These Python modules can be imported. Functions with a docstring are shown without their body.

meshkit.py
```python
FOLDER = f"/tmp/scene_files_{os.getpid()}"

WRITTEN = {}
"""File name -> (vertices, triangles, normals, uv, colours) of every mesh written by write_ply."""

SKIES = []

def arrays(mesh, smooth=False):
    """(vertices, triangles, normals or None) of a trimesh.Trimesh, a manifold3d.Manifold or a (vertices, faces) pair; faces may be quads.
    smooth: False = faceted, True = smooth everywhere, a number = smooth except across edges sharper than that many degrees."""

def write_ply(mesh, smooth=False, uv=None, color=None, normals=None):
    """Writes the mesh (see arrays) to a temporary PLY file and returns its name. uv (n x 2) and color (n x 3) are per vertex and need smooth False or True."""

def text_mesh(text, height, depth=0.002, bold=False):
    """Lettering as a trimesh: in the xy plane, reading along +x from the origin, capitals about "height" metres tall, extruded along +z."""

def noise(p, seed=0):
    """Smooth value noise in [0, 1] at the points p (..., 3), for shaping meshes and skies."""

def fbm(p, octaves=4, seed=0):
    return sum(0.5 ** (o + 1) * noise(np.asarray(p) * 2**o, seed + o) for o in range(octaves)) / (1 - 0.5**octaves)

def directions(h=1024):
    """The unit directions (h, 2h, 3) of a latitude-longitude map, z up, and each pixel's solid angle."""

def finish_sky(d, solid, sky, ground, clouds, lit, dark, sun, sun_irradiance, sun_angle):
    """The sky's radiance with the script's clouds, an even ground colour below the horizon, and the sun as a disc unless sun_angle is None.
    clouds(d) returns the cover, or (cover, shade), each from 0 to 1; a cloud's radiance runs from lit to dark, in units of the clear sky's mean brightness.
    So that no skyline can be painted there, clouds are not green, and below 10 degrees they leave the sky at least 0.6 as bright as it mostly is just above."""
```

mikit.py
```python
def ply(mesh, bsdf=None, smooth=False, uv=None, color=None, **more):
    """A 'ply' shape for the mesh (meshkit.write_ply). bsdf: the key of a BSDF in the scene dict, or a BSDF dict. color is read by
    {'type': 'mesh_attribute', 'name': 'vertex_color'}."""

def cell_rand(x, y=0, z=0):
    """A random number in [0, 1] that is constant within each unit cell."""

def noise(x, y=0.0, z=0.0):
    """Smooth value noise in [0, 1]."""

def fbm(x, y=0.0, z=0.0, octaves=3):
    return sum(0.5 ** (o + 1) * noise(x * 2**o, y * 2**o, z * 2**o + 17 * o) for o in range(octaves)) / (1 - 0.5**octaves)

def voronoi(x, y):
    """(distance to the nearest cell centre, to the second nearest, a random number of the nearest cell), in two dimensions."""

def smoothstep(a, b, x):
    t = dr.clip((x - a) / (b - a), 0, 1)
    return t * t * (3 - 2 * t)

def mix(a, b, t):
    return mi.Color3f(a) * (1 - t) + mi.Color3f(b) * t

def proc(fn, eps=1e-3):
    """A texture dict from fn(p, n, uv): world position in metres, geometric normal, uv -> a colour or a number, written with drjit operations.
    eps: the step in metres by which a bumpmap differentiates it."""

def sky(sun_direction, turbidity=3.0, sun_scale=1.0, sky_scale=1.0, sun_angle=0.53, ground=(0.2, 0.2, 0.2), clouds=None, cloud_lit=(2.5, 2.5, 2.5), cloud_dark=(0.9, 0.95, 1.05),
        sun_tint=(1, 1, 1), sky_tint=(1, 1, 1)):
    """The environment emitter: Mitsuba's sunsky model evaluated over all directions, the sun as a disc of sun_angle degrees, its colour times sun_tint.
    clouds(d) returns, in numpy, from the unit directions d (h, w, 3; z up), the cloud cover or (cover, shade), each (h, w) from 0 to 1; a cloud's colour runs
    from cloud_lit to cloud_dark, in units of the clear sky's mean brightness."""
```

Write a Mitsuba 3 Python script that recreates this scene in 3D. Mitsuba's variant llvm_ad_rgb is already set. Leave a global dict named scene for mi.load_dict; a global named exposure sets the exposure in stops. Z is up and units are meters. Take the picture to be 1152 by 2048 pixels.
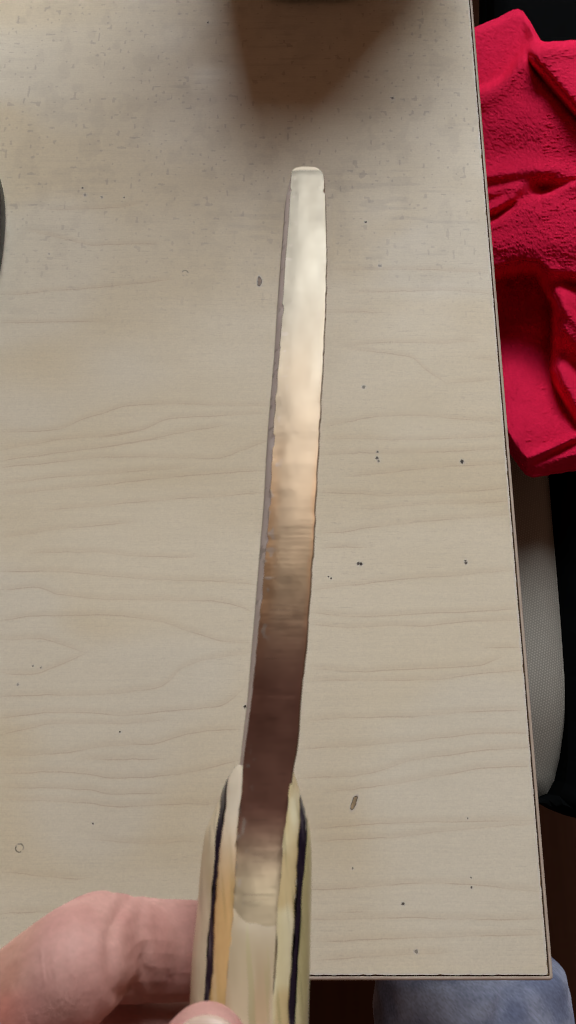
import math, random
import numpy as np
import drjit as dr
import mitsuba as mi
import mikit, meshkit, trimesh
import manifold3d as m3
from mikit import proc, fbm, noise, smoothstep, mix, ply

random.seed(7)
rng = np.random.default_rng(7)
T = mi.ScalarTransform4f
scene, labels = {}, {}

# ------------------------------------------------------------------ camera, light, exposure
exposure = 0.0
F, CX, CY, H = 1600.0, 576.0, 1024.0, 0.40          # focal length in pixels of the 1152 x 2048 frame
TILT = math.radians(73.7)                           # downward tilt of the view
CAM = np.array([0.0, 0.0, H])
FWD = np.array([0.0, math.cos(TILT), -math.sin(TILT)])
UP = np.array([0.0, math.sin(TILT), math.cos(TILT)])
scene['camera'] = {'type': 'thinlens', 'fov': math.degrees(2 * math.atan(CY / F)), 'fov_axis': 'y',
                   'aperture_radius': 0.00045, 'focus_distance': 0.40, 'near_clip': 0.01, 'far_clip': 50.0,
                   'to_world': T().look_at(origin=CAM.tolist(), target=(CAM + FWD).tolist(), up=UP.tolist())}
AMBIENT = (0.095, 0.050, 0.031)
scene['room_light'] = {'type': 'constant', 'radiance': {'type': 'rgb', 'value': list(AMBIENT)}}
WIN_X, WIN_Z, WIN_Y, WIN_L = (-0.24, 0.86), (0.74, 2.15), 1.5, (9.2, 9.4, 9.25)


# ------------------------------------------------------------------ helpers
def ray(px, py):
    return FWD + (px - CX) / F * np.array([1.0, 0, 0]) + (CY - py) / F * UP


def at_depth(px, py, zc):
    return CAM + zc * ray(px, py)


def at_z(px, py, z=0.0):
    r = ray(px, py)
    return CAM + (z - H) / r[2] * r


def ss(a, b, x):
    t = np.clip((np.asarray(x, float) - a) / (b - a), 0, 1)
    return t * t * (3 - 2 * t)


def grid_faces(n, m, wrap=False):
    i, j = np.meshgrid(np.arange(n - 1), np.arange(m if wrap else m - 1), indexing='ij')
    a = i * m + j
    b = i * m + (j + 1) % m
    return np.stack([a, b, b + m, a + m], -1).reshape(-1, 4)


def tris(q):
    return np.vstack([q[:, [0, 1, 2]], q[:, [0, 2, 3]]])


def loft(rings, cap=True):
    """Closed solid through rings (n, m, 3)."""
    n, m, _ = rings.shape
    f = tris(grid_faces(n, m, True))
    v = rings.reshape(-1, 3)
    if cap:
        c = len(v)
        v = np.vstack([v, rings[0].mean(0), rings[-1].mean(0)])
        k = np.arange(m)
        f = np.vstack([f, np.stack([np.full(m, c), (k + 1) % m, k], -1),
                       np.stack([np.full(m, c + 1), (n - 1) * m + k, (n - 1) * m + (k + 1) % m], -1)])
    me = trimesh.Trimesh(v, f, process=False)
    if me.volume < 0:
        me = trimesh.Trimesh(v, f[:, ::-1], process=False)
    return me


def from_manifold(m):
    a = m.to_mesh()
    return trimesh.Trimesh(np.array(a.vert_properties[:, :3], float), np.array(a.tri_verts), process=False)


def ball(c, r):
    return m3.Manifold.sphere(float(r), 28).translate([float(x) for x in c])


def chain(pts):
    """Union of hulls of neighbouring spheres; pts: (centre, radius)."""
    parts = [m3.Manifold.batch_hull([ball(*a), ball(*b)]) for a, b in zip(pts[:-1], pts[1:])]
    return m3.Manifold.batch_boolean(parts, m3.OpType.Add)


def put(key, mesh, bsdf, smooth=False, label=None, cat=None, kind=None, group=None, uv=None, **more):
    scene[key] = ply(mesh, bsdf, smooth, uv=uv, **more)
    e = {}
    if label: e['label'] = label
    if cat: e['category'] = cat
    if kind: e['kind'] = kind
    if group: e['group'] = group
    if e: labels[key] = e


def mat(name, base, rough=0.5, spec=0.5, bump=None, scale=1.0, two=True, **more):
    def tex(x):
        return x if isinstance(x, dict) else {'type': 'rgb', 'value': list(x)}
    d = {'type': 'principled', 'base_color': tex(base), 'roughness': rough, 'specular': spec, **more}
    if bump is not None:
        d = {'type': 'bumpmap', 'nested': bump and d, 'tex': bump, 'scale': scale}
    scene[name] = {'type': 'twosided', 'nested': d} if two else d


# ------------------------------------------------------------------ the window that lights the desk
wv = np.array([[WIN_X[0], WIN_Y, WIN_Z[0]], [WIN_X[1], WIN_Y, WIN_Z[0]], [WIN_X[1], WIN_Y, WIN_Z[1]], [WIN_X[0], WIN_Y, WIN_Z[1]]])
mat('window_white', (0.8, 0.8, 0.8), 0.6)
scene['window__pane'] = ply(trimesh.Trimesh(wv, [[0, 1, 2], [0, 2, 3]], process=False), 'window_white',
                            emitter={'type': 'area', 'radiance': {'type': 'rgb', 'value': list(WIN_L)}})
labels['window'] = {'label': 'bright daylit window beyond the far end of the desk', 'category': 'window'}
fr = []
for x0, x1, z0, z1 in ((WIN_X[0] - .06, WIN_X[0], WIN_Z[0] - .06, WIN_Z[1] + .06), (WIN_X[1], WIN_X[1] + .06, WIN_Z[0] - .06, WIN_Z[1] + .06),
                       (WIN_X[0], WIN_X[1], WIN_Z[0] - .06, WIN_Z[0]), (WIN_X[0], WIN_X[1], WIN_Z[1], WIN_Z[1] + .06)):
    b = trimesh.creation.box((x1 - x0, .06, z1 - z0)); b.apply_translation(((x0 + x1) / 2, WIN_Y, (z0 + z1) / 2)); fr.append(b)
put('window__frame', trimesh.util.concatenate(fr), 'window_white')

# ------------------------------------------------------------------ floor
def floor_color(p, n, uv):
    g = fbm(p.x * 60, p.y * 4, 3.0, 3)
    return mix((0.050, 0.016, 0.007), (0.085, 0.030, 0.013), g)
mat('floor_wood', proc(floor_color), 0.55, 0.3)
fl = trimesh.creation.box((5, 4, .04)); fl.apply_translation((0, 0, -.74))
put('floor', fl, 'floor_wood', label='dark reddish brown wooden floor below the desk', kind='structure')

# ------------------------------------------------------------------ desk
XE, YE = at_z(1108, 1962)[:2]                        # outer corner of the desk
XE, YE = float(XE), float(YE)
GRAIN = [  # growth lines of the veneer, in photograph pixels
 [(0,645),(215,643)],[(0,866),(120,860),(160,840),(250,812),(330,808),(560,812)],[(100,880),(200,873),(290,860),(330,838),(420,832),(545,826)],
 [(200,895),(300,880),(345,868),(420,855),(450,850)],[(0,900),(130,877),(230,872),(290,860)],[(0,922),(100,908),(220,893),(340,875)],
 [(0,935),(90,927),(200,914),(340,915),(440,918),(540,880)],[(0,969),(100,955),(250,945),(370,935)],[(0,989),(110,979),(260,964),(340,955),(430,947),(530,941)],
 [(100,1020),(270,1005),(400,995),(530,985)],[(0,1075),(100,1060),(200,1050),(270,1045)],[(60,1105),(200,1103),(260,1112),(400,1115)],
 [(0,1143),(130,1142),(230,1153),(300,1159),(420,1162),(520,1170)],[(0,1180),(75,1173),(110,1187),(200,1198),(320,1200),(430,1202),(480,1212),(505,1225)],
 [(0,1242),(60,1232),(220,1228),(310,1240),(390,1265),(440,1283),(500,1286)],[(0,1280),(80,1276),(130,1290),(172,1305)],[(0,1345),(30,1350),(80,1348),(120,1330),(172,1306)],
 [(0,1392),(100,1390),(210,1388),(320,1378),(345,1360),(355,1338),(400,1320),(500,1305)],[(0,1436),(85,1425),(170,1424),(250,1432),(380,1418),(450,1412),(485,1380)],
 [(0,1470),(80,1450),(120,1445),(250,1447),(330,1440)],[(0,1511),(130,1507),(210,1491),(320,1487),(360,1470),(420,1460),(480,1459)],[(155,1518),(240,1519),(320,1518)],
 [(0,1548),(90,1543),(150,1545),(220,1556),(300,1555),(380,1545),(480,1520)],[(0,1576),(100,1575),(180,1580),(220,1588),(330,1587)],
 [(0,1599),(90,1601),(180,1607),(240,1614),(340,1609),(450,1606)],[(0,1745),(60,1748),(110,1755),(140,1760),(170,1757)],[(0,1827),(50,1824),(150,1826)],
 [(200,1680),(290,1687),(400,1682)],[(650,625),(720,624),(760,625)],[(690,693),(760,684),(900,686),(930,680),(955,684)],[(945,715),(975,721),(1005,722)],
 [(695,698),(770,705),(830,715),(845,735),(890,764)],[(895,766),(985,760)],[(645,853),(700,843),(770,831),(840,829),(900,837),(1015,843)],
 [(640,876),(780,880),(900,877),(1015,871)],[(640,908),(780,906),(900,903),(1020,895)],[(700,953),(800,942),(900,932),(1025,926)],
 [(640,985),(800,991),(900,985),(1030,975)],[(720,1018),(850,1008),(1030,1003)],[(640,1066),(690,1066),(720,1057),(850,1042),(1035,1028)],
 [(640,1096),(730,1094)],[(625,1180),(700,1170),(850,1155),(920,1151),(1045,1138)],[(620,1226),(690,1233),(790,1232),(880,1225),(940,1225),(1045,1216)],
 [(620,1250),(690,1255),(780,1251),(850,1253),(920,1244),(1050,1239)],[(965,1296),(1010,1294),(1050,1296)],
 [(615,1338),(720,1344),(790,1340),(900,1336),(965,1332),(998,1316)],[(615,1363),(690,1360),(780,1361),(880,1360),(960,1347),(1055,1340)],
 [(610,1444),(680,1435),(830,1434),(910,1425),(1060,1420)],[(605,1497),(700,1492),(830,1482),(960,1466),(1070,1467)],
 [(605,1556),(690,1554),(760,1543),(820,1520),(870,1514),(960,1501),(1070,1495)],[(650,1585),(780,1570),(870,1553),(960,1536),(1070,1532)],
 [(620,1658),(800,1645),(1085,1640)],[(620,1682),(780,1676),(900,1660),(1090,1645)],[(600,1780),(700,1777),(800,1768),(880,1765),(960,1770),(1095,1785)],
 [(630,1883),(680,1882),(760,1878),(900,1874),(1100,1868)],[(680,1824),(745,1825)],[(600,1840),(820,1835),(960,1840),(1095,1836)],[(640,1920),(800,1910),(900,1905)],
 [(60,462),(180,490),(320,488)],[(100,420),(240,415),(290,405)],[(660,540),(820,538),(980,545)],[(0,590),(200,575),(340,560)],[(700,585),(900,580),(990,588)],
]
LINES = []
for q in GRAIN:
    w = np.array([at_z(*p)[:2] for p in q])
    x, y = w[:, 0], w[:, 1]
    s = np.diff(y) / np.maximum(np.diff(x), 1e-4)
    LINES.append((float(x[0]), float(x[-1]), float(y[0]), float(s[0] + s[-1]) / 2, [(float(x[i + 1]), float((s[i + 1] - s[i]) / 2)) for i in range(len(s) - 1)], y))
PITS = [at_z(a, b)[:2].tolist() + [float(r) * 0.17e-3, float(d)] for a, b, r, d in (
    (416, 45, 3, 1), (731, 444, 3.4, 1), (760, 531, 5, .5), (727, 774, 5, .7), (755, 904, 3, .9), (754, 916, 4.5, .9), (757, 922, 3.5, .8), (924, 923, 5.5, 1),
    (717, 1127, 5, 1), (722, 1128, 4, 1), (662, 1157, 2.6, 1), (657, 1153, 2.2, .9), (931, 1122, 3, .9), (932, 1126, 3.4, .9), (490, 1413, 4, 1), (240, 1464, 2.6, .9), (186, 1647, 2.6, .9), (806, 1808, 3.6, .9),
    (943, 1775, 2.8, .9), (942, 1755, 2, .8), (832, 1903, 4.4, .6), (942, 1951, 5, .6), (947, 1953, 4, .6), (785, 196, 5, .7), (165, 376, 3, .9), (170, 390, 5, .5), (204, 394, 4, .5), (248, 395, 2.4, .9),
    (98, 508, 3, .4), (935, 1637, 2, .7), (705, 1737, 2.2, .7), (66, 1332, 2, .8), (82, 1335, 2, .8), (36, 1369, 3, .5))]
CHIP1, CHIP2 = at_z(519, 563), at_z(708, 1606)
RING1, RING2 = at_z(370, 546), at_z(39, 1696)


def veneer(p, n, uv):
    x, y = p.x, p.y
    yw = y + 0.0007 * (fbm(x * 60, y * 25, 1.0, 2) - .5) + 0.0005 * (noise(x * 230, y * 40, 5.0) - .5)
    tone = fbm(x * 7, y * 22, 0.3, 3)
    col = mix((0.725, 0.635, 0.475), (0.795, 0.725, 0.585), smoothstep(.3, .7, tone))
    cool = smoothstep(.42, .66, fbm(x * 11 + 9, y * 15, 4.0, 2))
    col = mix(col, mi.Color3f(0.765, 0.725, 0.630), cool * .6)
    fine = noise(x * 55, yw * 2200, 2.0)
    fine2 = noise(x * 140, yw * 5200, 8.0)
    pore = smoothstep(.80, .97, noise(x * 210, yw * 3000, 6.0)) * smoothstep(.35, .7, fbm(x * 16, y * 20, 2.0, 2))
    col = col * (1 + .040 * (fine - .5) + .030 * (fine2 - .5))
    col = col * (1 + .07 * (noise(x * 2600, y * 2600, 1.0) - .5) + .06 * (noise(x * 900, y * 1500, 4.0) - .5))
    line, halo = mi.Float(0), mi.Float(0)
    for x0, x1, y0, b, knots, ys in LINES:
        f = y0 + b * (x - x0)
        for xi, a in knots:
            f = f + a * (dr.sqrt(dr.square(x - xi) + 6e-6) - (xi - x0))
        d = yw - f
        on = smoothstep(x0 - .006, x0 + .010, x) * (1 - smoothstep(x1 - .010, x1 + .006, x))
        line = dr.maximum(line, on * dr.exp(-dr.square(d / 0.00024)))
        halo = dr.maximum(halo, on * dr.exp(-dr.square((d - .0010) / 0.0017)))
    brk = .30 + .70 * smoothstep(.30, .70, noise(x * 75, y * 130, 3.0))
    col = mix(col, mi.Color3f(0.47, 0.31, 0.165), halo * .11)
    col = mix(col, mi.Color3f(0.40, 0.24, 0.12), line * brk * .30)
    col = mix(col, mi.Color3f(0.24, 0.18, 0.14), pore * .14)
    far = smoothstep(.17, .34, y)
    smudge = smoothstep(.50, .74, fbm(x * 130, y * 95, 3.0, 3)) * far
    rub = smoothstep(.62, .80, noise(x * 60, y * 420, 7.0)) * smoothstep(.4, .7, fbm(x * 14, y * 14, 1.0, 2)) * far
    speck = smoothstep(.865, .90, noise(x * 420, y * 420, 3.0)) * far
    col = mix(col, mi.Color3f(0.20, 0.165, 0.15), smudge * .085 + rub * .12 + speck * .22)
    for a, b, r, s in PITS:
        d = dr.sqrt(dr.square(x - a) + dr.square(y - b)) * (1 + .8 * (noise(x * 3000, y * 3000, 2.0) - .5))
        col = mix(col, mi.Color3f(0.72, 0.68, 0.62), (1 - smoothstep(r * 1.1, r * 2.1, d)) * .5)
        col = mix(col, mi.Color3f(0.03, 0.02, 0.015), (1 - smoothstep(r * .8, r * 1.35, d)) * s)
    for (c, rx, ry, inside, tilt) in ((CHIP1, .0013, .0031, (0.26, 0.18, 0.13), 0.0), (CHIP2, .0012, .0030, (0.38, 0.29, 0.18), -.35)):
        u, v = x - float(c[0]) + tilt * (y - float(c[1])), y - float(c[1])
        wob = .55 * (noise(x * 900, y * 900, 4.0) - .5)
        d = dr.sqrt(dr.square(u / rx) + dr.square(v / ry)) + wob
        col = mix(col, mi.Color3f(0.66, 0.60, 0.52), 1 - smoothstep(1.15, 1.6, d))
        col = mix(col, mi.Color3f(0.06, 0.04, 0.03), 1 - smoothstep(1.0, 1.15, d))
        col = mix(col, mi.Color3f(inside) * (.8 + .5 * noise(x * 2000, y * 700, 1.0)), 1 - smoothstep(.72, .9, d))
    for c, r in ((RING1, .0017), (RING2, .0018)):
        d = dr.sqrt(dr.square(x - float(c[0])) + dr.square(y - float(c[1])))
        col = mix(col, mi.Color3f(0.08, 0.06, 0.045), dr.exp(-dr.square((d - r) / .00028)) * smoothstep(.25, .6, noise(x * 700, y * 700, 2.0)) * .85)
    edge = smoothstep(XE - .0034, XE - .0029, x + .0005 * (noise(y * 300, 1.0, 1.0) - .5)) + smoothstep(YE + .0034, YE + .0029, y + .0004 * (noise(x * 300, 1.0, 1.0) - .5))
    col = mix(col, mi.Color3f(0.72, 0.68, 0.63), dr.clip(edge, 0, 1) * .8)
    return col


def veneer_rough(p, n, uv):
    return .36 + .16 * fbm(p.x * 40, p.y * 50, 2.0, 2)


mat('veneer', proc(veneer), proc(veneer_rough), 0.45)
mat('glue', (0.020, 0.013, 0.010), 0.8, 0.2)


def band_color(p, n, uv):
    return mix((0.46, 0.36, 0.30), (0.60, 0.52, 0.45), fbm(p.x * 160, p.y * 160, p.z * 900, 3))
mat('band', proc(band_color), 0.42, 0.5)
mat('chipboard', (0.33, 0.24, 0.15), 0.9, 0.2)

X0, Y1 = -0.55, 0.75


def jag(n, a):
    t = np.linspace(0, 1, n)
    p = np.stack([t * 260, np.zeros(n), np.zeros(n)], 1)
    j = (meshkit.noise(p, 3) - .5) * a + (meshkit.noise(p * 4.1, 9) - .5) * a * .8
    for c in rng.uniform(0, 1, 26):
        j -= a * rng.uniform(.4, 1.7) * np.exp(-((t - c) / rng.uniform(.0006, .002)) ** 2)
    return j


n = 900
yy = np.linspace(YE + .0023, Y1, n)
xx = np.linspace(X0, XE - .0023, n)
right = np.stack([XE - .0024 + jag(n, .00028), yy], 1)
front = np.stack([xx, YE + .0024 - jag(n, .00022)], 1)
poly = np.vstack([front[:-1], right[1:], [[X0, Y1]]])
top = from_manifold(m3.CrossSection([poly]).extrude(.0007).translate([0, 0, -.0007]))
put('desk__veneer_top', top, 'veneer', label='pale maple veneer with brown growth lines, pits and grey smudges')
core = trimesh.creation.box((XE - .0021 - X0, Y1 - YE - .0021, .0245))
core.apply_translation(((XE - .0021 + X0) / 2, (Y1 + YE + .0021) / 2, -.0008 - .01225))
put('desk__core', core, 'chipboard')
gl = [trimesh.creation.box((.0004, Y1 - YE - .0017, .024)), trimesh.creation.box((XE - .0021 - X0, .0004, .024))]
gl[0].apply_translation((XE - .0019, (Y1 + YE + .0017) / 2, -.0130)); gl[1].apply_translation(((XE - .0021 + X0) / 2, YE + .0019, -.0130))
put('desk__glue_line', trimesh.util.concatenate(gl), 'glue')


def edging(p0, p1, inward, w=.0017, h=.025):
    """A band with a rounded upper edge from p0 to p1."""
    p0, p1, i = (np.array([*q, 0.0]) for q in (p0, p1, inward))
    a = np.linspace(0, math.pi / 2, 7)
    r = .0012
    prof = [(w, -h), (w, -.00035), (w - .0002, -.0001)] + [(r - r * math.sin(t), -.0001 - r + r * math.cos(t)) for t in a] + [(0, -h)]
    m = 240
    rings = []
    for k in range(m):
        c = p0 + (p1 - p0) * k / (m - 1)
        wv_ = .00007 * (meshkit.noise(np.array([c[0] * 180, c[1] * 180, 2.0]), 1) - .5)
        rings.append([c + i * (q[0] + wv_) + np.array([0, 0, q[1] + wv_]) for q in prof])
    return loft(np.array(rings))


rc = .0020
put('desk__edge_band', edging((XE, YE + rc), (XE, Y1), (-1, 0)), 'band', 40, label='pinkish tan edge band along the right side of the desk')
put('desk__edge_band_001', edging((X0, YE), (XE - rc, YE), (0, 1)), 'band', 40, label='pale edge band along the near side of the desk')
rings = []
for t in np.linspace(0, math.pi / 2, 9):
    dvec = np.array([math.sin(t), -math.cos(t), 0])
    c = np.array([XE - rc, YE + rc, 0])
    prof = [(.0017, -.025), (.0017, -.00035), (.0015, -.0001)] + [(.0012 - .0012 * math.sin(a), -.0013 + .0012 * math.cos(a)) for a in np.linspace(0, math.pi / 2, 7)] + [(0, -.025)]
    rings.append([c + dvec * (rc - q[0]) + np.array([0, 0, q[1]]) for q in prof])
put('desk__corner', loft(np.array(rings)), 'band', 40)
mat('leg_metal', (.05, .05, .05), .5)
for k, (lx, ly) in enumerate(((X0 + .05, YE + .08), (X0 + .05, Y1 - .05), (XE - .09, Y1 - .05))):
    lg = trimesh.creation.cylinder(.02, .69, sections=20); lg.apply_translation((lx, ly, -.026 - .345))
    put('desk__leg' + (f'_{k:03d}' if k else ''), lg, 'leg_metal', 40)
labels['desk'] = {'label': 'pale maple veneer desk with chipped edges and scattered small pits', 'category': 'desk'}

# ------------------------------------------------------------------ knife
SLOPE = np.array([(-.20, 3), (-.07, 3), (-.048, 4), (-.043, 8), (-.039, 17), (-.034, 21), (-.028, 21), (-.020, 16), (-.011, 7), (0, 2.5), (.012, 2), (.03, 4), (.06, 8.5), (.10, 12), (.15, 14), (.18, 16), (.22, 17)])
_y = np.linspace(-.2, .22, 2000)
_z = np.concatenate([[0], np.cumsum(-np.tan(np.radians(np.interp(_y[:-1], SLOPE[:, 0], SLOPE[:, 1]))) * np.diff(_y))])
_z += .214 - np.interp(0, _y, _z)


def ztop(y): return np.interp(y, _y, _z)


SCALE_Z = np.array([(-.2, 0), (-.045, 0), (-.034, -.0011), (-.02, -.0032), (-.008, -.0060), (0.002, -.0100), (.02, -.016)])
Z0 = float(ztop(-.045))


def zscale(y): return np.where(y < -.045, ztop(np.minimum(y, -.045)), Z0 + np.interp(y, SCALE_Z[:, 0], SCALE_Z[:, 1]))


def on_curve(px, py, zf, off=0.0):
    """Where the line of sight of a measured outline point meets the curve z = zf(y) + off."""
    r = ray(px, py)
    lo, hi = .08, .40
    for _ in range(60):
        mid = (lo + hi) / 2
        p = CAM + mid * r
        if p[2] > zf(p[1]) + off: lo = mid
        else: hi = mid
    return CAM + (lo + hi) / 2 * r


EDGE = [  # photograph rows with the left and right edge of the spine
 (332, 584, 642), (347, 583, 646), (375, 581, 648), (400, 580, 650), (450, 577, 651.5), (500, 573, 652), (600, 566, 651), (700, 560, 646), (800, 552, 641), (900, 545, 636), (1000, 540, 630), (1100, 532, 626),
 (1200, 523, 618), (1300, 513, 611), (1400, 503, 600), (1455, 496, 596.5), (1500, 490, 592), (1540, 486, 584), (1600, 481, 577.5), (1700, 472, 566), (1800, 467, 557), (1850, 463, 554), (1950, 455, 549), (2046, 447, 545), (2250, 432, 536)]
left_e = np.array([on_curve(a, r, ztop) for r, a, b in EDGE])
right_e = np.array([on_curve(b, r, ztop) for r, a, b in EDGE])


def curve(pts):
    o = np.argsort(pts[:, 1])
    return lambda y: np.interp(y, pts[o, 1], pts[o, 0])


from scipy.interpolate import PchipInterpolator


def smooth_curve(pts):
    o = np.argsort(pts[:, 1])
    f = PchipInterpolator(pts[o, 1], pts[o, 0])
    lo, hi = pts[:, 1].min(), pts[:, 1].max()
    return lambda y: f(np.clip(y, lo, hi))


xl, xr = smooth_curve(left_e), smooth_curve(right_e)
Y_TIP = float((left_e[0, 1] + right_e[0, 1]) / 2)
Y_CORE = float(on_curve(512, 1816, ztop)[1])
ys = np.concatenate([np.linspace(Y_CORE - .012, .02, 170), np.linspace(.02, Y_TIP - .005, 330)[1:], Y_TIP - .005 + .005 * np.sin(np.linspace(0, math.pi / 2, 18))[1:]])
rings, uvs = [], []
for y in ys:
    a, b, z = float(xl(y)), float(xr(y)), float(ztop(y))
    q = np.array([y * 260, 0, 0])
    near = ss(.02, .06, y)
    nick = lambda s: (meshkit.noise(q * 1.0, s) - .5) * .00028 + (meshkit.noise(q * 3.3, s + 5) - .5) * .00020 - .0005 * max(0.0, float(meshkit.noise(q * 1.6, s + 11)) - .72) / .28
    a0 = a
    a += -float(nick(1)) * (.35 + .65 * near)
    b += float(nick(2)) * (.25 + .5 * near)
    end = max(0.0, 1 - (Y_TIP - y) / .005)                      # the rounded tip
    z -= .0005 * end ** 2
    a += .0013 * end ** 4; b -= .0022 * end ** 2.5; a0 = a if end > 0 else a0
    c, w = (a + b) / 2, b - a
    wash = .00016 * (meshkit.noise(np.array([y * 95, 3, 0]), 4) - .5)
    dep = .030 * ss(Y_TIP + .012, Y_TIP - .06, y) + .012
    top_pts = []
    for t in np.linspace(-1, 1, 11):
        hh = meshkit.noise(np.array([y * 150, t * 1.6, 0]), 6) - .5
        top_pts.append((c + t * w / 2, z + .00022 * (1 - t * t) + wash + .00010 * hh - .00011 * float(ss(-.30 + .5 * hh, -1.0, t))))
    lw = .0014 * ss(Y_TIP + .004, Y_TIP - .02, y) + .0003
    lw *= .55 + .45 * ss(-.01, .05, y)
    sec = [top_pts[0]] + top_pts + [top_pts[-1], (b + .00030, z - .0007), (b + .00036, z - .0014), (b + .0001, z - .006), (c + .0009 - .0012, z - dep), (c - .0013, z - dep), (a0 - lw, z - .0034), (a0 - lw * .75, z - .0024), (a0 - lw * .4, z - .0013)]
    rings.append([(X, y, Z) for X, Z in sec])
    uvs.append([((X - a) / w, y) for X, Z in sec])
rings, uvs = np.array(rings), np.array(uvs)
blade = loft(rings)
uvb = np.vstack([uvs.reshape(-1, 2), uvs[0].mean(0), uvs[-1].mean(0)])


def steel_color(p, n, uv):
    u, y = uv.x, p.y
    pat = fbm(u * 3.0, y * 90, 2.0, 3)
    col = mix((0.194, 0.172, 0.140), (0.244, 0.222, 0.186), pat)
    warm = smoothstep(.135, .030, y + .016 * (noise(u * 2, y * 60, 2.0) - .5))  # tan fade of the reflection, painted along the blade
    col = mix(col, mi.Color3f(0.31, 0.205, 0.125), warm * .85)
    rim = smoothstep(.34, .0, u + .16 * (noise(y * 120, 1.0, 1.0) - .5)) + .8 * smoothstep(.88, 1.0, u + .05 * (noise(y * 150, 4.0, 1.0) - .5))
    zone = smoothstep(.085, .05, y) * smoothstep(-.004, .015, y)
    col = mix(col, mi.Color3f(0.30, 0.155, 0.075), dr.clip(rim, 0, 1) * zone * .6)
    dark_refl = smoothstep(.042, .010, y)  # dark reddish reflection painted into the lower blade colour
    col = mix(col, mi.Color3f(0.150, 0.062, 0.050), dark_refl * .85)
    col = mix(col, mi.Color3f(0.29, 0.23, 0.155), smoothstep(-.012, -.030, y))
    col = mix(col, mi.Color3f(0.64, 0.57, 0.56), smoothstep(-.002, -.015, u))
    col = mix(col, mi.Color3f(0.36, 0.25, 0.17), smoothstep(1.006, 1.02, u))
    col = mix(col, mi.Color3f(0.66, 0.58, 0.46), smoothstep(Y_TIP - .0030, Y_TIP - .0012, y))
    scr = smoothstep(.70, .92, noise(u * 2.2, y * 1500, 3.0)) * smoothstep(.07, .03, y) * smoothstep(.12, .25, u) * smoothstep(.95, .85, u)
    col = col * (1 - .16 * scr)
    dots = smoothstep(.80, .90, noise(u * 9, y * 700, 5.0)) * smoothstep(.30, .05, u)
    col = mix(col, mi.Color3f(0.28, 0.24, 0.22), dots * .6)
    return col


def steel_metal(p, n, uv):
    return dr.clip(1 - .85 * smoothstep(-.002, -.015, uv.x) - .8 * smoothstep(1.003, 1.02, uv.x) - .8 * smoothstep(Y_TIP - .0030, Y_TIP - .0012, p.y), 0, 1)


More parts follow.
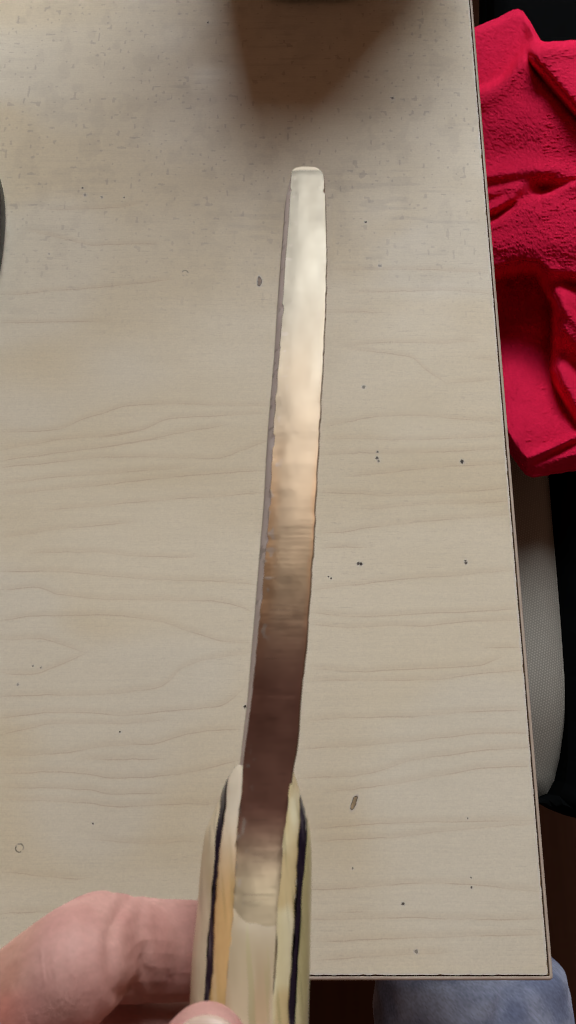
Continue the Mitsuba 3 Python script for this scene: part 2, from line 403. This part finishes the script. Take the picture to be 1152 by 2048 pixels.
def steel_rough(p, n, uv):
    return .42 + .10 * fbm(uv.x * 3, p.y * 70, 1.0, 3)


def steel_bump(p, n, uv):
    return .00005 * noise(uv.x * 2.5, p.y * 420, 3.0) + .00007 * fbm(uv.x * 4, p.y * 170, 7.0, 2) + .000012 * noise(uv.x * 1.5, p.y * 2600, 1.0) + .00016 * fbm(uv.x * 1.6 + 3, p.y * 62, 2.0, 3) * smoothstep(.02, .06, p.y)


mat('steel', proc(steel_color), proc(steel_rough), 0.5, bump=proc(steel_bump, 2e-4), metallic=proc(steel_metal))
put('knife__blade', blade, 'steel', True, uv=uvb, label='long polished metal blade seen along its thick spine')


def outline(pts, off):
    return smooth_curve(np.array([on_curve(a, b, zscale, off) for a, b in pts]))


L_OUT = outline([(474, 1527), (462, 1541), (450, 1562), (438, 1590), (426, 1620), (415, 1645), (406, 1669), (399, 1708), (394, 1760), (389.5, 1815), (383, 1875), (377, 1936), (373, 2027), (368, 2250)], -.007)
R_OUT = outline([(583, 1536), (592, 1558), (600, 1585), (605, 1602), (613, 1628), (619, 1652), (623, 1681), (625, 1720), (625, 1760), (624, 1830), (622, 1930), (619, 2046), (615, 2250)], -.007)
L_IN1 = outline([(440, 1500), (437, 1602), (432, 1663), (426, 1754), (418, 1845), (409, 1967), (404, 2040), (390, 2250)], -.0030)
L_IN2 = outline([(453, 1500), (449.5, 1602), (443, 1663), (435, 1754), (428, 1845), (423, 1967), (417, 2040), (405, 2250)], -.0024)
R_IN1 = outline([(601, 1500), (600, 1602), (598, 1663), (595, 1754), (590, 1845), (581, 1967), (576, 2046), (566, 2250)], -.0024)
R_IN2 = outline([(616, 1500), (616, 1610), (615.5, 1663), (608, 1754), (602, 1845), (594, 1967), (590, 2046), (582, 2250)], -.0034)
HH = .0135
Y_END = -.19
YL_TIP = float(on_curve(474, 1527, zscale, -.004)[1])
YR_TIP = float(on_curve(583, 1536, zscale, -.004)[1])


def layer(a_f, b_f, out_f, side, ytip, seed, rough_edge=0.0, inset=0.0):
    """One lamination of the handle between the curves a_f and b_f, cut to the handle's rounded outline."""
    ys = np.concatenate([np.linspace(Y_END, -.05, 70), np.linspace(-.05, ytip - .0004, 150)[1:]])
    rings = []
    for k, y in enumerate(ys):
        xc = float(xl(y) + xr(y)) / 2
        W = max(abs(float(out_f(y)) - xc), 1e-4)
        wob = lambda s: 1.6 * rough_edge * ((float(meshkit.noise(np.array([y * 210, s, 0]), seed)) - .5) * 2 + (float(meshkit.noise(np.array([y * 700, s, 0]), seed)) - .5))
        la = side * (float(a_f(y)) - xc) if a_f else 0
        lb = side * (float(b_f(y)) - xc) if b_f else W
        la, lb = sorted((la + wob(1), lb + (wob(7) if b_f else 0)))
        la, lb = min(la, W - 4e-5), min(lb, W)
        lb = max(lb, la + 2e-5)
        lat = np.linspace(la, lb, 9) if b_f else la + (lb - la) * np.sin(np.linspace(0, math.pi / 2, 13))
        f = np.clip(lat / W, 0, 1)
        drop = HH * (1 - (1 - f ** 2.5) ** (1 / 2.1))
        hgt = 1.0
        z = float(zscale(y))
        top_ = [(xc + side * l, y, z - d * hgt - inset) for l, d in zip(lat, drop)]
        bot = [(xc + side * l, y, z - 2 * HH + d + inset) for l, d in zip(lat[::-1], drop[::-1])]
        rings.append(top_ + bot)
    return loft(np.array(rings))


def horn(name, a, b, c, dark, seed, amount=1.0):
    def color(p, n, uv):
        x, y = p.x + .10 * p.y, p.y
        s = fbm(x * 420 + seed, y * 26, p.z * 60, 3)
        s2 = fbm(x * 1500 + seed, y * 60, p.z * 200, 2)
        blot = fbm(x * 170 + seed, y * 75, 3.0, 3)
        col = mix(a, b, smoothstep(.36, .62, s))
        col = mix(col, mi.Color3f(c), smoothstep(.50, .68, blot) * .8 * amount)
        col = mix(col, mi.Color3f(dark), smoothstep(.54, .78, s2) * .55 * amount)
        return col
    mat(name, proc(color), 0.30, 0.5, clearcoat=0.35, clearcoat_gloss=0.85)


def left_inner(p, n, uv):
    x, y = p.x + .12 * p.y, p.y
    t = smoothstep(-.012, -.032, y + .004 * (noise(x * 600, y * 60, 1.0) - .5))
    col = mix((0.76, 0.68, 0.55), (0.68, 0.44, 0.20), t)
    col = mix(col, mi.Color3f(0.46, 0.35, 0.13), smoothstep(-.040, -.058, y))
    s = fbm(x * 900, y * 45, p.z * 90, 3)
    col = mix(col, mi.Color3f(0.34, 0.24, 0.09), smoothstep(.50, .72, s) * .5 * smoothstep(-.012, -.03, y))
    return mix(col, mi.Color3f(0.72, 0.64, 0.48), smoothstep(.52, .75, fbm(x * 700 + 5, y * 20, 2.0, 2)) * .4)
mat('horn_left', proc(left_inner), 0.30, 0.5, clearcoat=0.35, clearcoat_gloss=0.85)
horn('horn_right', (0.66, 0.58, 0.36), (0.74, 0.68, 0.48), (0.58, 0.44, 0.22), (0.32, 0.28, 0.13), 11.0)
horn('horn_outer', (0.65, 0.56, 0.38), (0.75, 0.66, 0.48), (0.57, 0.46, 0.28), (0.36, 0.31, 0.22), 23.0, .7)
horn('horn_olive', (0.52, 0.46, 0.24), (0.66, 0.59, 0.36), (0.45, 0.38, 0.20), (0.24, 0.22, 0.10), 31.0, .8)


def inlay_color(p, n, uv):
    x, y = p.x + .10 * p.y, p.y
    fleck = smoothstep(.66, .86, fbm(x * 2400, y * 130, 2.0, 3))
    return mix((0.012, 0.008, 0.020), (0.20, 0.17, 0.19), fleck * .7)
mat('inlay', proc(inlay_color), 0.28, 0.5, clearcoat=0.3, clearcoat_gloss=0.85)


def core_color(p, n, uv):
    x, y = p.x + .10 * p.y, p.y
    col = mix((0.69, 0.575, 0.395), (0.77, 0.66, 0.485), fbm(x * 260, y * 30, 2.0, 3))
    streak = smoothstep(.50, .66, fbm(x * 330 + 3, y * 38, 6.0, 3)) * smoothstep(-.036, -.044, y)
    col = mix(col, mi.Color3f(0.60, 0.37, 0.20), streak * .65)
    col = mix(col, mi.Color3f(0.42, 0.335, 0.22), smoothstep(Y_CORE - .030, Y_CORE - .002, y + .010 * (fbm(x * 300, y * 60, 3.0, 2) - .5)))
    olive = smoothstep(.54, .70, fbm(x * 600 + 8, y * 45, 1.0, 3)) * smoothstep(-.002, .003, p.x + .0125 + .10 * (y + .05))
    return mix(col, mi.Color3f(0.42, 0.37, 0.20), olive * .6)
mat('handle_core_horn', proc(core_color), 0.30, 0.5, clearcoat=0.35, clearcoat_gloss=0.85)

labels['knife'] = {'label': 'handmade knife with polished metal blade and laminated yellowish handle held over the desk', 'category': 'knife'}
put('knife__scale', layer(xl, L_IN2, L_OUT, -1, YL_TIP, 1, .00016), 'horn_left', 45, label='left handle scale, cream at its point and amber lower down')
put('knife__scale__inlay', layer(L_IN2, L_IN1, L_OUT, -1, YL_TIP, 2, .00022, .00006), 'inlay', 45, label='dark purple stripe in the left scale')
put('knife__scale__cheek', layer(L_IN1, None, L_OUT, -1, YL_TIP, 3, .00010), 'horn_outer', 45, label='greyish beige rounded side of the left scale')
put('knife__scale_001', layer(xr, R_IN1, R_OUT, 1, YR_TIP, 4, .00016), 'horn_right', 45, label='right handle scale with mottled pale yellow streaks')
put('knife__scale_001__inlay', layer(R_IN1, R_IN2, R_OUT, 1, YR_TIP, 5, .00022, .00006), 'inlay', 45, label='dark purple stripe in the right scale')
put('knife__scale_001__cheek', layer(R_IN2, None, R_OUT, 1, YR_TIP, 6, .00010), 'horn_olive', 45, label='olive beige rounded side of the right scale')
cy = np.linspace(Y_END, Y_CORE, 120)
rings = []
for k, y in enumerate(cy):
    a, b = float(xl(y)), float(xr(y)) - .00014 * float(meshkit.noise(np.array([y * 260, 2.0, 0]), 3) > .45)
    dz = 0
    z = float(np.maximum(ztop(y), zscale(y) if y < -.045 else -1)) + .0002 - dz
    t = np.linspace(-1, 1, 25)
    dip = lambda q: .00024 * ss(Y_CORE - .0060 + .004 * (meshkit.noise(np.array([q * 1.3 + 9, 5.0, 0]), 8) - .5), Y_CORE, y)
    ring = [((a + b) / 2 + q * ((b - a) / 2), y, z + .0002 * (1 - q * q) - float(dip(q))) for q in t]
    ring += [(b, y, z - .024), (a, y, z - .024)]
    rings.append(ring)
put('knife__handle_core', loft(np.array(rings)), 'handle_core_horn', 45, label='cream middle strip of the handle with an amber streak')

# ------------------------------------------------------------------ person: hand and jeans
def J(px, py, zc, r): return (at_depth(px, py, zc), r)


index = chain([J(-150, 2150, .170, .0130), J(10, 2042, .162, .0120), J(143, 1937, .161, .0116), J(196, 1893, .175, .0112), J(300, 1899, .188, .0109), J(400, 1900, .192, .0107), J(480, 1925, .197, .0095), J(525, 1960, .198, .0082)])
middle = chain([J(-120, 2330, .176, .0130), J(60, 2190, .178, .0122), J(205, 2094, .186, .0118), J(300, 2094, .190, .0108), J(400, 2096, .194, .0106), J(480, 2110, .198, .0095), J(525, 2140, .198, .0082)])
ring_f = chain([J(-90, 2520, .178, .0125), J(70, 2400, .178, .0118), J(205, 2290, .186, .0112), J(400, 2290, .194, .0100), J(520, 2310, .198, .0090), J(585, 2340, .195, .0076)])
little = chain([J(-40, 2690, .178, .0110), J(90, 2590, .180, .0100), J(210, 2480, .187, .0095), J(380, 2480, .193, .0086), J(490, 2500, .196, .0075), J(550, 2520, .193, .0066)])
thumb = chain([J(20, 2560, .162, .0150), J(180, 2390, .151, .0118), J(300, 2245, .146, .0100), J(380, 2145, .1435, .0084), J(410, 2104, .1440, .0079)])
palm_pts = [J(-160, 2200, .172, .0130), J(-150, 2380, .176, .0140), J(-110, 2550, .178, .0135), J(-60, 2700, .178, .0115), J(-10, 2640, .166, .0150), J(-330, 2750, .172, .0150), J(-260, 2880, .176, .0140), J(-360, 2560, .172, .0130)]
palm = m3.Manifold.batch_hull([ball(*p) for p in palm_pts])
wrist = m3.Manifold.batch_hull([ball(*p) for p in (J(-330, 2750, .172, .0155), J(-260, 2880, .176, .015), J(-700, 3300, .150, .020), J(-600, 3450, .155, .020))])
hand = m3.Manifold.batch_boolean([index, middle, ring_f, little, thumb, palm, wrist], m3.OpType.Add)
hand = from_manifold(hand.refine_to_length(.0016))
hand.merge_vertices()
trimesh.smoothing.filter_taubin(hand, lamb=.5, nu=.51, iterations=9)
v, nrm = np.array(hand.vertices), np.array(hand.vertex_normals)
PIP = at_depth(250, 1880, .170)
dd = v - PIP
for off, dep, wd in ((0.0, .0011, .0009), (.0030, .00045, .0008), (-.0034, .0004, .0009), (.0062, .0003, .0008)):
    wr = dd[:, 0] - off + .18 * dd[:, 1] + .0008 * (meshkit.noise(v * 500, 8) - .5)
    v = v - nrm * (dep * np.exp(-(wr / wd) ** 2) * np.exp(-(np.linalg.norm(dd, axis=1) / .020) ** 4))[:, None]
hand.vertices = v + nrm * (.00045 * (meshkit.fbm(v * 130, 3, 4) - .5))[:, None]


def skin_color(p, n, uv):
    blot = fbm(p.x * 130, p.y * 130, p.z * 130, 3)
    col = mix((0.49, 0.245, 0.19), (0.59, 0.335, 0.27), smoothstep(.3, .7, blot))
    red = smoothstep(.50, .72, fbm(p.x * 75 + 4, p.y * 75, p.z * 75, 2))
    col = mix(col, mi.Color3f(0.52, 0.18, 0.15), red * .75)
    mauve = smoothstep(-.054, -.046, p.x)
    col = mix(col, mi.Color3f(0.50, 0.27, 0.28), mauve * .45)
    pore = noise(p.x * 2200, p.y * 2200, p.z * 2200)
    return col * (.90 + .12 * pore + .09 * noise(p.x * 800, p.y * 800, p.z * 800))


def skin_bump(p, n, uv):
    return .00010 * fbm(p.x * 1700, p.y * 1700, p.z * 1700, 2) + .00012 * dr.abs(fbm(p.x * 700, p.y * 900, p.z * 800, 2) - .5) + .00008 * smoothstep(.6, .9, noise(p.x * 900 + p.y * 300, p.y * 200, p.z * 300))


mat('skin', proc(skin_color), 0.60, 0.35, bump=proc(skin_bump, 2e-4), sheen=0.15)
th0, th1 = at_depth(411, 2104, .1440), at_depth(372, 2156, .1437)
ax = (th1 - th0) / np.linalg.norm(th1 - th0)
up = np.array([0, 0, 1.0]); up = up - ax * (up @ ax); up /= np.linalg.norm(up)
sd = np.cross(ax, up)
nail = trimesh.creation.icosphere(4)
nv = np.array(nail.vertices) * [.0074, .0068, .0026]
nail.vertices = th0 - ax * .0015 + up * .0050 + nv @ np.array([ax, sd, up])
mat('nail', (0.60, 0.45, 0.37), 0.35, 0.5)
put('person__thumb_nail', nail, 'nail', True, label='pale thumb nail at the bottom edge of the handle')
put('person__hand', hand, 'skin', True, label='left hand with bent index finger and thumb tip closed on the knife handle')
labels['person'] = {'label': 'person gripping the knife handle with the left hand, blue jeans below the desk edge', 'category': 'person'}


def denim_color(p, n, uv):
    tw = noise((p.x + p.y) * 900, (p.x - p.y) * 350, p.z * 600)
    wear = fbm(p.x * 45, p.y * 60, p.z * 45, 3)
    col = mix((0.17, 0.20, 0.32), (0.35, 0.39, 0.53), smoothstep(.3, .75, wear))
    return col * (.8 + .4 * tw)


mat('denim', proc(denim_color), 0.9, 0.2, sheen=0.3)
ts = np.linspace(0, 1, 90)
k0, k1 = at_z(965, 1945, -.165), at_z(1000, 2900, -.12)
rings = []
for t in ts:
    c = k0 + (k1 - k0) * t + np.array([0, .012, -.035])
    r = .060 + .012 * t
    r *= math.sqrt(max(1e-4, 1 - (1 - min(1, t / .10 + .02)) ** 2)) if t < .1 else 1
    ph = np.linspace(0, 2 * math.pi, 96, endpoint=False)
    pts = []
    for a in ph:
        dirv = np.array([math.cos(a), 0, math.sin(a)])
        q = c + dirv * r
        fold = .006 * (meshkit.fbm(np.array([q[0] * 38, q[1] * 55, q[2] * 30]), 3, 2) - .5) + .0035 * math.exp(-((q[0] - c[0] - .012 - .5 * (q[1] - k0[1])) / .006) ** 2) * -1.6
        pts.append(q + dirv * fold)
    rings.append(pts)
put('person__trouser_leg', loft(np.array(rings)), 'denim', True, label='worn blue denim over the knee')

# ------------------------------------------------------------------ chair
mat('chair_black', (0.0025, 0.003, 0.0035), 0.8, 0.02)


def weave(p, n, uv):
    u, v = (p.x * .94 + p.y * .34) / .0018, (p.y * .94 - p.x * .34) / .0015
    s = dr.sin(u * math.pi * 2 + (dr.floor(v) - 2 * dr.floor(dr.floor(v) / 2)) * math.pi) * .5 + .5
    t = dr.abs(dr.sin(v * math.pi))
    k = smoothstep(.25, .8, s * t)
    return mix((0.28, 0.27, 0.245), (0.43, 0.415, 0.38), k)


mat('chair_weave', proc(weave), 0.75, 0.3)
ZS = -.110
strip = [(985, 700), (1085, 700), (1094, 850), (1104, 950), (1112, 1050), (1121, 1150), (1129, 1250), (1136, 1350), (1141, 1450), (1141, 1520), (1136, 1565), (1124, 1592), (1104, 1600), (1060, 1602), (985, 1600)]
sp = np.array([at_z(a, b, ZS)[:2] for a, b in strip])


def cushion(poly2, z0, rise, edge, thick, step=.0022):
    """A padded panel: a height field over the polygon that falls away at its rim."""
    from shapely.geometry import Polygon, Point
    P = Polygon(poly2)
    cs = m3.CrossSection([np.array(P.exterior.coords)[:-1] if P.exterior.is_ccw else np.array(P.exterior.coords)[:-1][::-1]])
    body = from_manifold(cs.extrude(thick, 1).refine_to_length(step * 1.6))
    v = np.array(body.vertices)
    import shapely
    d = shapely.distance(P.exterior, shapely.points(v[:, 0], v[:, 1]))
    up = v[:, 2] > thick * .5
    v[:, 2] = np.where(up, z0 + rise * (1 - (1 - np.clip(d / edge, 0, 1)) ** 2.2) - rise, z0 - thick + v[:, 2] * .2)
    body.vertices = v
    return body


panel = cushion(sp, ZS, .007, .016, .02)
pv = np.array(panel.vertices)
ya, yb = at_z(1100, 1330, ZS)[1], at_z(1100, 1620, ZS)[1]
pv[:, 2] -= .022 * ss(ya, yb, pv[:, 1]) ** 1.5
panel.vertices = pv
put('office_chair__seat_panel', panel, 'chair_weave', 60, label='grey woven seat panel with rounded corner')
shell = [(985, -250), (1700, -250), (1700, 1500), (1500, 1640), (1210, 1640), (1150, 1636), (1115, 1622), (1085, 1605), (985, 1604)]
shp = np.array([at_z(a, b, ZS - .012)[:2] for a, b in shell])
from shapely.geometry import Polygon as _Pg
base_pg = _Pg(shp).buffer(-.006).buffer(.006)
rim_pg = base_pg.difference(_Pg(sp).buffer(.0004))
rim_pg = max(getattr(rim_pg, 'geoms', [rim_pg]), key=lambda g: g.area)
put('office_chair__rim', cushion(np.array(rim_pg.exterior.coords)[:-1], ZS + .004, .010, .010, .035, .005), 'chair_black', 60, label='black padded rim around the seat panel')
put('office_chair__seat_base', cushion(np.array(base_pg.buffer(-.004).exterior.coords)[:-1], ZS - .050, .006, .01, .03, .01), 'chair_black', 60)
post = trimesh.creation.cylinder(.028, .56, sections=28); post.apply_translation((float(shp[:, 0].mean()) + .05, .2, -.40))
put('office_chair__post', post, 'chair_black', 40)
foot = trimesh.creation.cylinder(.20, .03, sections=40); foot.apply_translation((float(shp[:, 0].mean()) + .05, .2, -.703))
put('office_chair__foot', foot, 'chair_black', 40)
labels['office_chair'] = {'label': 'black office chair with grey woven seat, pushed against the right side of the desk', 'category': 'chair'}

# ------------------------------------------------------------------ red towel
def itp(x, pts):
    a = np.array(pts, float)
    return np.interp(x, a[:, 0], a[:, 1])


def gs(d, w): return np.exp(-(d / w) ** 2)


NU, NV = 250, 640
U = np.linspace(900, 1250, NU)
tu, tv = np.meshgrid(U, np.linspace(0, 1, NV), indexing='ij')
jagged = 3.0 * (meshkit.noise(np.stack([tu / 7, tu * 0, tu * 0], -1), 5) - .5)
t_top = itp(tu, [(900, 75), (958, 50), (1000, 33), (1026, 18), (1036, 17), (1046, 22), (1060, 42), (1082, 80), (1090, 83), (1110, 82), (1152, 79), (1260, 78)]) + jagged * .4
t_bot = itp(tu, [(900, 850), (1010, 880), (1025, 905), (1040, 928), (1054, 946), (1066, 951), (1090, 948), (1152, 938), (1260, 930)]) + jagged * .6
PX, PY = tu, t_top + (t_bot - t_top) * tv
h = np.zeros_like(PX)
yK = itp(PX, [(900, 200), (960, 178), (985, 168), (1005, 157), (1020, 140), (1035, 117), (1050, 99), (1062, 91), (1085, 84), (1100, 78), (1260, 70)])
over = ss(-3, 7, PY - yK)
h += -.030 * (1 - over) + .004 * gs(PY - yK - 22, 22) * over
h += -.004 * ss(200, 345, PY) * over + .004 * gs(np.hypot((PX - 1050) / 1.2, PY - 240), 60)
yL = itp(PX, [(900, 60), (1040, 98), (1060, 110), (1085, 140), (1110, 170), (1152, 218), (1260, 330)])
upr = ss(1045, 1075, PX) * ss(8, -8, PY - yL)
h += .013 * upr * ss(-170, -10, PY - yL) + .004 * upr
h -= .014 * gs(PY - yL - 16, 13) * ss(1048, 1070, PX)
# the low rolls on the left and the pocket
for (yy0, sl, w, a, x1) in ((352, -.10, 9, .0045, 1110), (386, -.22, 10, .006, 1082), (420, -.42, 13, .009, 1060)):
    yr = yy0 + sl * (PX - 980)
    h += a * gs(PY - yr, w) * ss(x1 + 25, x1 - 35, PX)
h -= .016 * gs(np.hypot((PX - 1083) / 2.0, (PY - 374)), 12)
h += .005 * gs(PY - itp(PX, [(900, 360), (1040, 336), (1100, 338), (1260, 380)]), 20)
yS = itp(PX, [(900, 470), (980, 443), (1005, 430), (1020, 419), (1036, 408), (1050, 400), (1070, 391), (1100, 384), (1152, 364), (1260, 330)]) + jagged
low = ss(-4, 5, PY - yS)
h -= .012 * gs(PY - yS + 7, 8) * ss(1075, 1045, PX) + .003 * gs(PY - yS + 4, 4)
h += low * .006
yS2 = itp(PX, [(900, 470), (990, 449), (1050, 434), (1100, 424), (1160, 412), (1260, 398)])
h += .0022 * gs(PY - yS2 + 4, 3) + .0020 * gs(PY - yS2 - 4, 3) - .0016 * gs(PY - yS2, 2.4)
# lower edge of the middle panel and the dark hollow beneath it
yD = itp(PX, [(900, 545), (990, 545), (1010, 540), (1035, 535), (1060, 532), (1085, 533), (1110, 538), (1135, 550), (1160, 556), (1260, 590)])
cav = ss(-12, 14, PY - yD)
h += -.006 * ss(480, 540, PY) * (1 - cav)
h = h * (1 - cav) + cav * (-.010)
xE = itp(PY, [(500, 1075), (560, 1088), (580, 1100), (605, 1111), (650, 1112), (700, 1107), (740, 1107), (775, 1118), (830, 1146), (900, 1195), (960, 1230)])
inside = ss(6, -10, PX - xE)
cavity = cav * inside
h += -.040 * cavity * ss(900, 690, PY) + .010 * cavity * gs(np.hypot((PX - 1062) / 1.2, PY - 640), 38)
h += -.006 * cavity * ss(560, 640, PY) * ss(760, 640, PY)
eside = cav * (1 - inside)
h += eside * (.010 * gs(PX - xE - 22, 20) - .004 + .006 * gs(PY - itp(PX, [(1100, 590), (1130, 612), (1160, 650), (1250, 720)]) - 4, 14) - .012 * gs(PY - 566, 16) - .020 * gs(PY - itp(PX, [(1090, 690), (1125, 705), (1160, 740), (1260, 800)]), 34))
h += cavity * .014 * ss(700, 800, PY) * gs(PX - 1030, 60)
h -= .010 * cav * gs(PX - xE + 6, 9) * ss(560, 620, PY)
yH = itp(PX, [(900, 905), (1040, 936), (1062, 925), (1090, 913), (1120, 899), (1152, 884), (1260, 850)])
hem = ss(-4, 4, PY - yH) * ss(1040, 1066, PX)
h += .007 * gs(PY - yH + 10, 9) * ss(1030, 1075, PX) - .010 * gs(PY - yH - 2, 4) * ss(1045, 1070, PX)
h += .0022 * gs((PY - yH - 24) / 1, 5) * ss(1060, 1100, PX)
h -= .012 * ss(30, 0, t_bot - PY)
h -= .010 * ss(14, 0, PY - t_top)
h += .0030 * (meshkit.fbm(np.stack([PX / 60, PY / 45, PX * 0], -1), 3, 3) - .5) * over
from scipy.ndimage import gaussian_filter
h = gaussian_filter(h, (3.2, 3.2), mode='nearest')
# terry loops in rows
row = PY + .16 * (PX - 1000)
flat = 1 - over
midp = low * (1 - cav)
ph = row / 6.2 * (1 - midp) + (PX + .1 * PY) / 5.6 * midp
loops = np.abs(np.sin(ph * math.pi)) * (.35 + .9 * meshkit.noise(np.stack([PX / 5.0, np.floor(ph) * 3.7 + PY * .12 * midp, PX * 0], -1), 6))
coarse = .25 + .75 * ss(.35, .6, meshkit.fbm(np.stack([PX / 70, PY / 70, PX * 0 + 3], -1), 2, 8))
h += .0008 * loops * ss(.40, .85, meshkit.noise(np.stack([PX / 9.0, PY / 3.2, PX * 0], -1), 12)) * coarse * (1 - .85 * flat)
h += .0007 * (meshkit.noise(np.stack([PX / 3.4, PY / 3.0, PX * 0], -1), 2) - .5)
zz = -.040 + h
rx = (PX - CX) / F
ryv = (CY - PY) / F
rz = FWD[2] + ryv * UP[2]
tt = (zz - H) / rz
topv = np.stack([CAM[0] + tt * rx, CAM[1] + tt * (FWD[1] + ryv * UP[1]), zz], -1)
botv = topv - np.array([0, 0, .0035])
n1 = NU * NV
f1 = tris(grid_faces(NU, NV))
border = np.concatenate([np.arange(NV), np.arange(1, NU) * NV + NV - 1, (NU - 1) * NV + np.arange(NV - 2, -1, -1), np.arange(NU - 2, 0, -1) * NV])
b2 = np.roll(border, -1)
sides = np.stack([border, b2, b2 + n1, border + n1], -1)
towel = trimesh.Trimesh(np.vstack([topv.reshape(-1, 3), botv.reshape(-1, 3)]), np.vstack([f1, f1[:, ::-1] + n1, tris(sides)]), process=False)


def towel_color(p, n, uv):
    g = fbm(p.x * 900, p.y * 900, p.z * 900, 2)
    w = fbm(p.x * 40, p.y * 40, p.z * 40, 2)
    return mix((0.50, 0.003, 0.040), (0.73, 0.015, 0.078), .5 * g + .5 * w)


mat('terry', proc(towel_color), 0.95, 0.15, sheen=0.6, sheen_tint=0.9)
put('towel', towel, 'terry', True, label='crumpled red terry towel draped on the chair beside the desk', cat='towel')

# ------------------------------------------------------------------ dark things at the rim of the picture
mat('black_plastic', (0.005, 0.0055, 0.007), 0.38, 0.25)


def rounded(x0, x1, y0, y1, z0, z1, r, e=.004):
    pts = []
    for cx, cy in ((x0 + r, y0 + r), (x1 - r, y0 + r), (x1 - r, y1 - r), (x0 + r, y1 - r)):
        for z in (z0 + e, z1 - e):
            pts.append(m3.Manifold.cylinder(1e-4, r - e, r - e, 40).translate([cx, cy, z]))
            pts.append(m3.Manifold.sphere(e, 16).translate([cx, cy, z]))
    ring = []
    for cx, cy in ((x0 + r, y0 + r), (x1 - r, y0 + r), (x1 - r, y1 - r), (x0 + r, y1 - r)):
        for z, s in ((z0, r - e), (z0 + e, r), (z1 - e, r), (z1, r - e)):
            ring.append(m3.Manifold.cylinder(1e-5, s, s, 48).translate([cx, cy, z - (1e-5 if z == z1 else 0)]))
    return from_manifold(m3.Manifold.batch_hull(ring))


fx0, fx1, fy = at_z(505, 0)[0], at_z(752, 0)[0], at_z(620, 8)[1]
put('speaker__foot', rounded(float(fx0), float(fx1), float(fy), float(fy) + .11, .0005, .016, .022, .005), 'black_plastic', 40)
put('speaker__body', rounded(-.052, .134, float(fy) + .062, float(fy) + .14, .075, .275, .024, .008), 'black_plastic', 40)
put('speaker__neck', rounded(.000, .060, float(fy) + .066, float(fy) + .088, .016, .076, .012, .003), 'black_plastic', 40)
labels['speaker'] = {'label': 'black box with rounded foot standing at the far edge of the desk', 'category': 'speaker'}

a0 = at_z(11, 535)
ph = np.linspace(0, 2 * math.pi, 160, endpoint=False)
rings = []
for s, z in ((.985, .0005), (1.0, .003), (1.0, .010), (.985, .014), (.95, .017), (.80, .020), (.4, .021), (.02, .021)):
    rings.append([(a0[0] - .0565 + .055 * s * np.sign(math.cos(a)) * abs(math.cos(a)) ** .8, a0[1] + .012 + .078 * s * np.sign(math.sin(a)) * abs(math.sin(a)) ** .8, z) for a in ph])
put('black_case', loft(np.array(rings)), 'black_plastic', 50, label='black rounded case just showing at the left edge of the desk', cat='case')
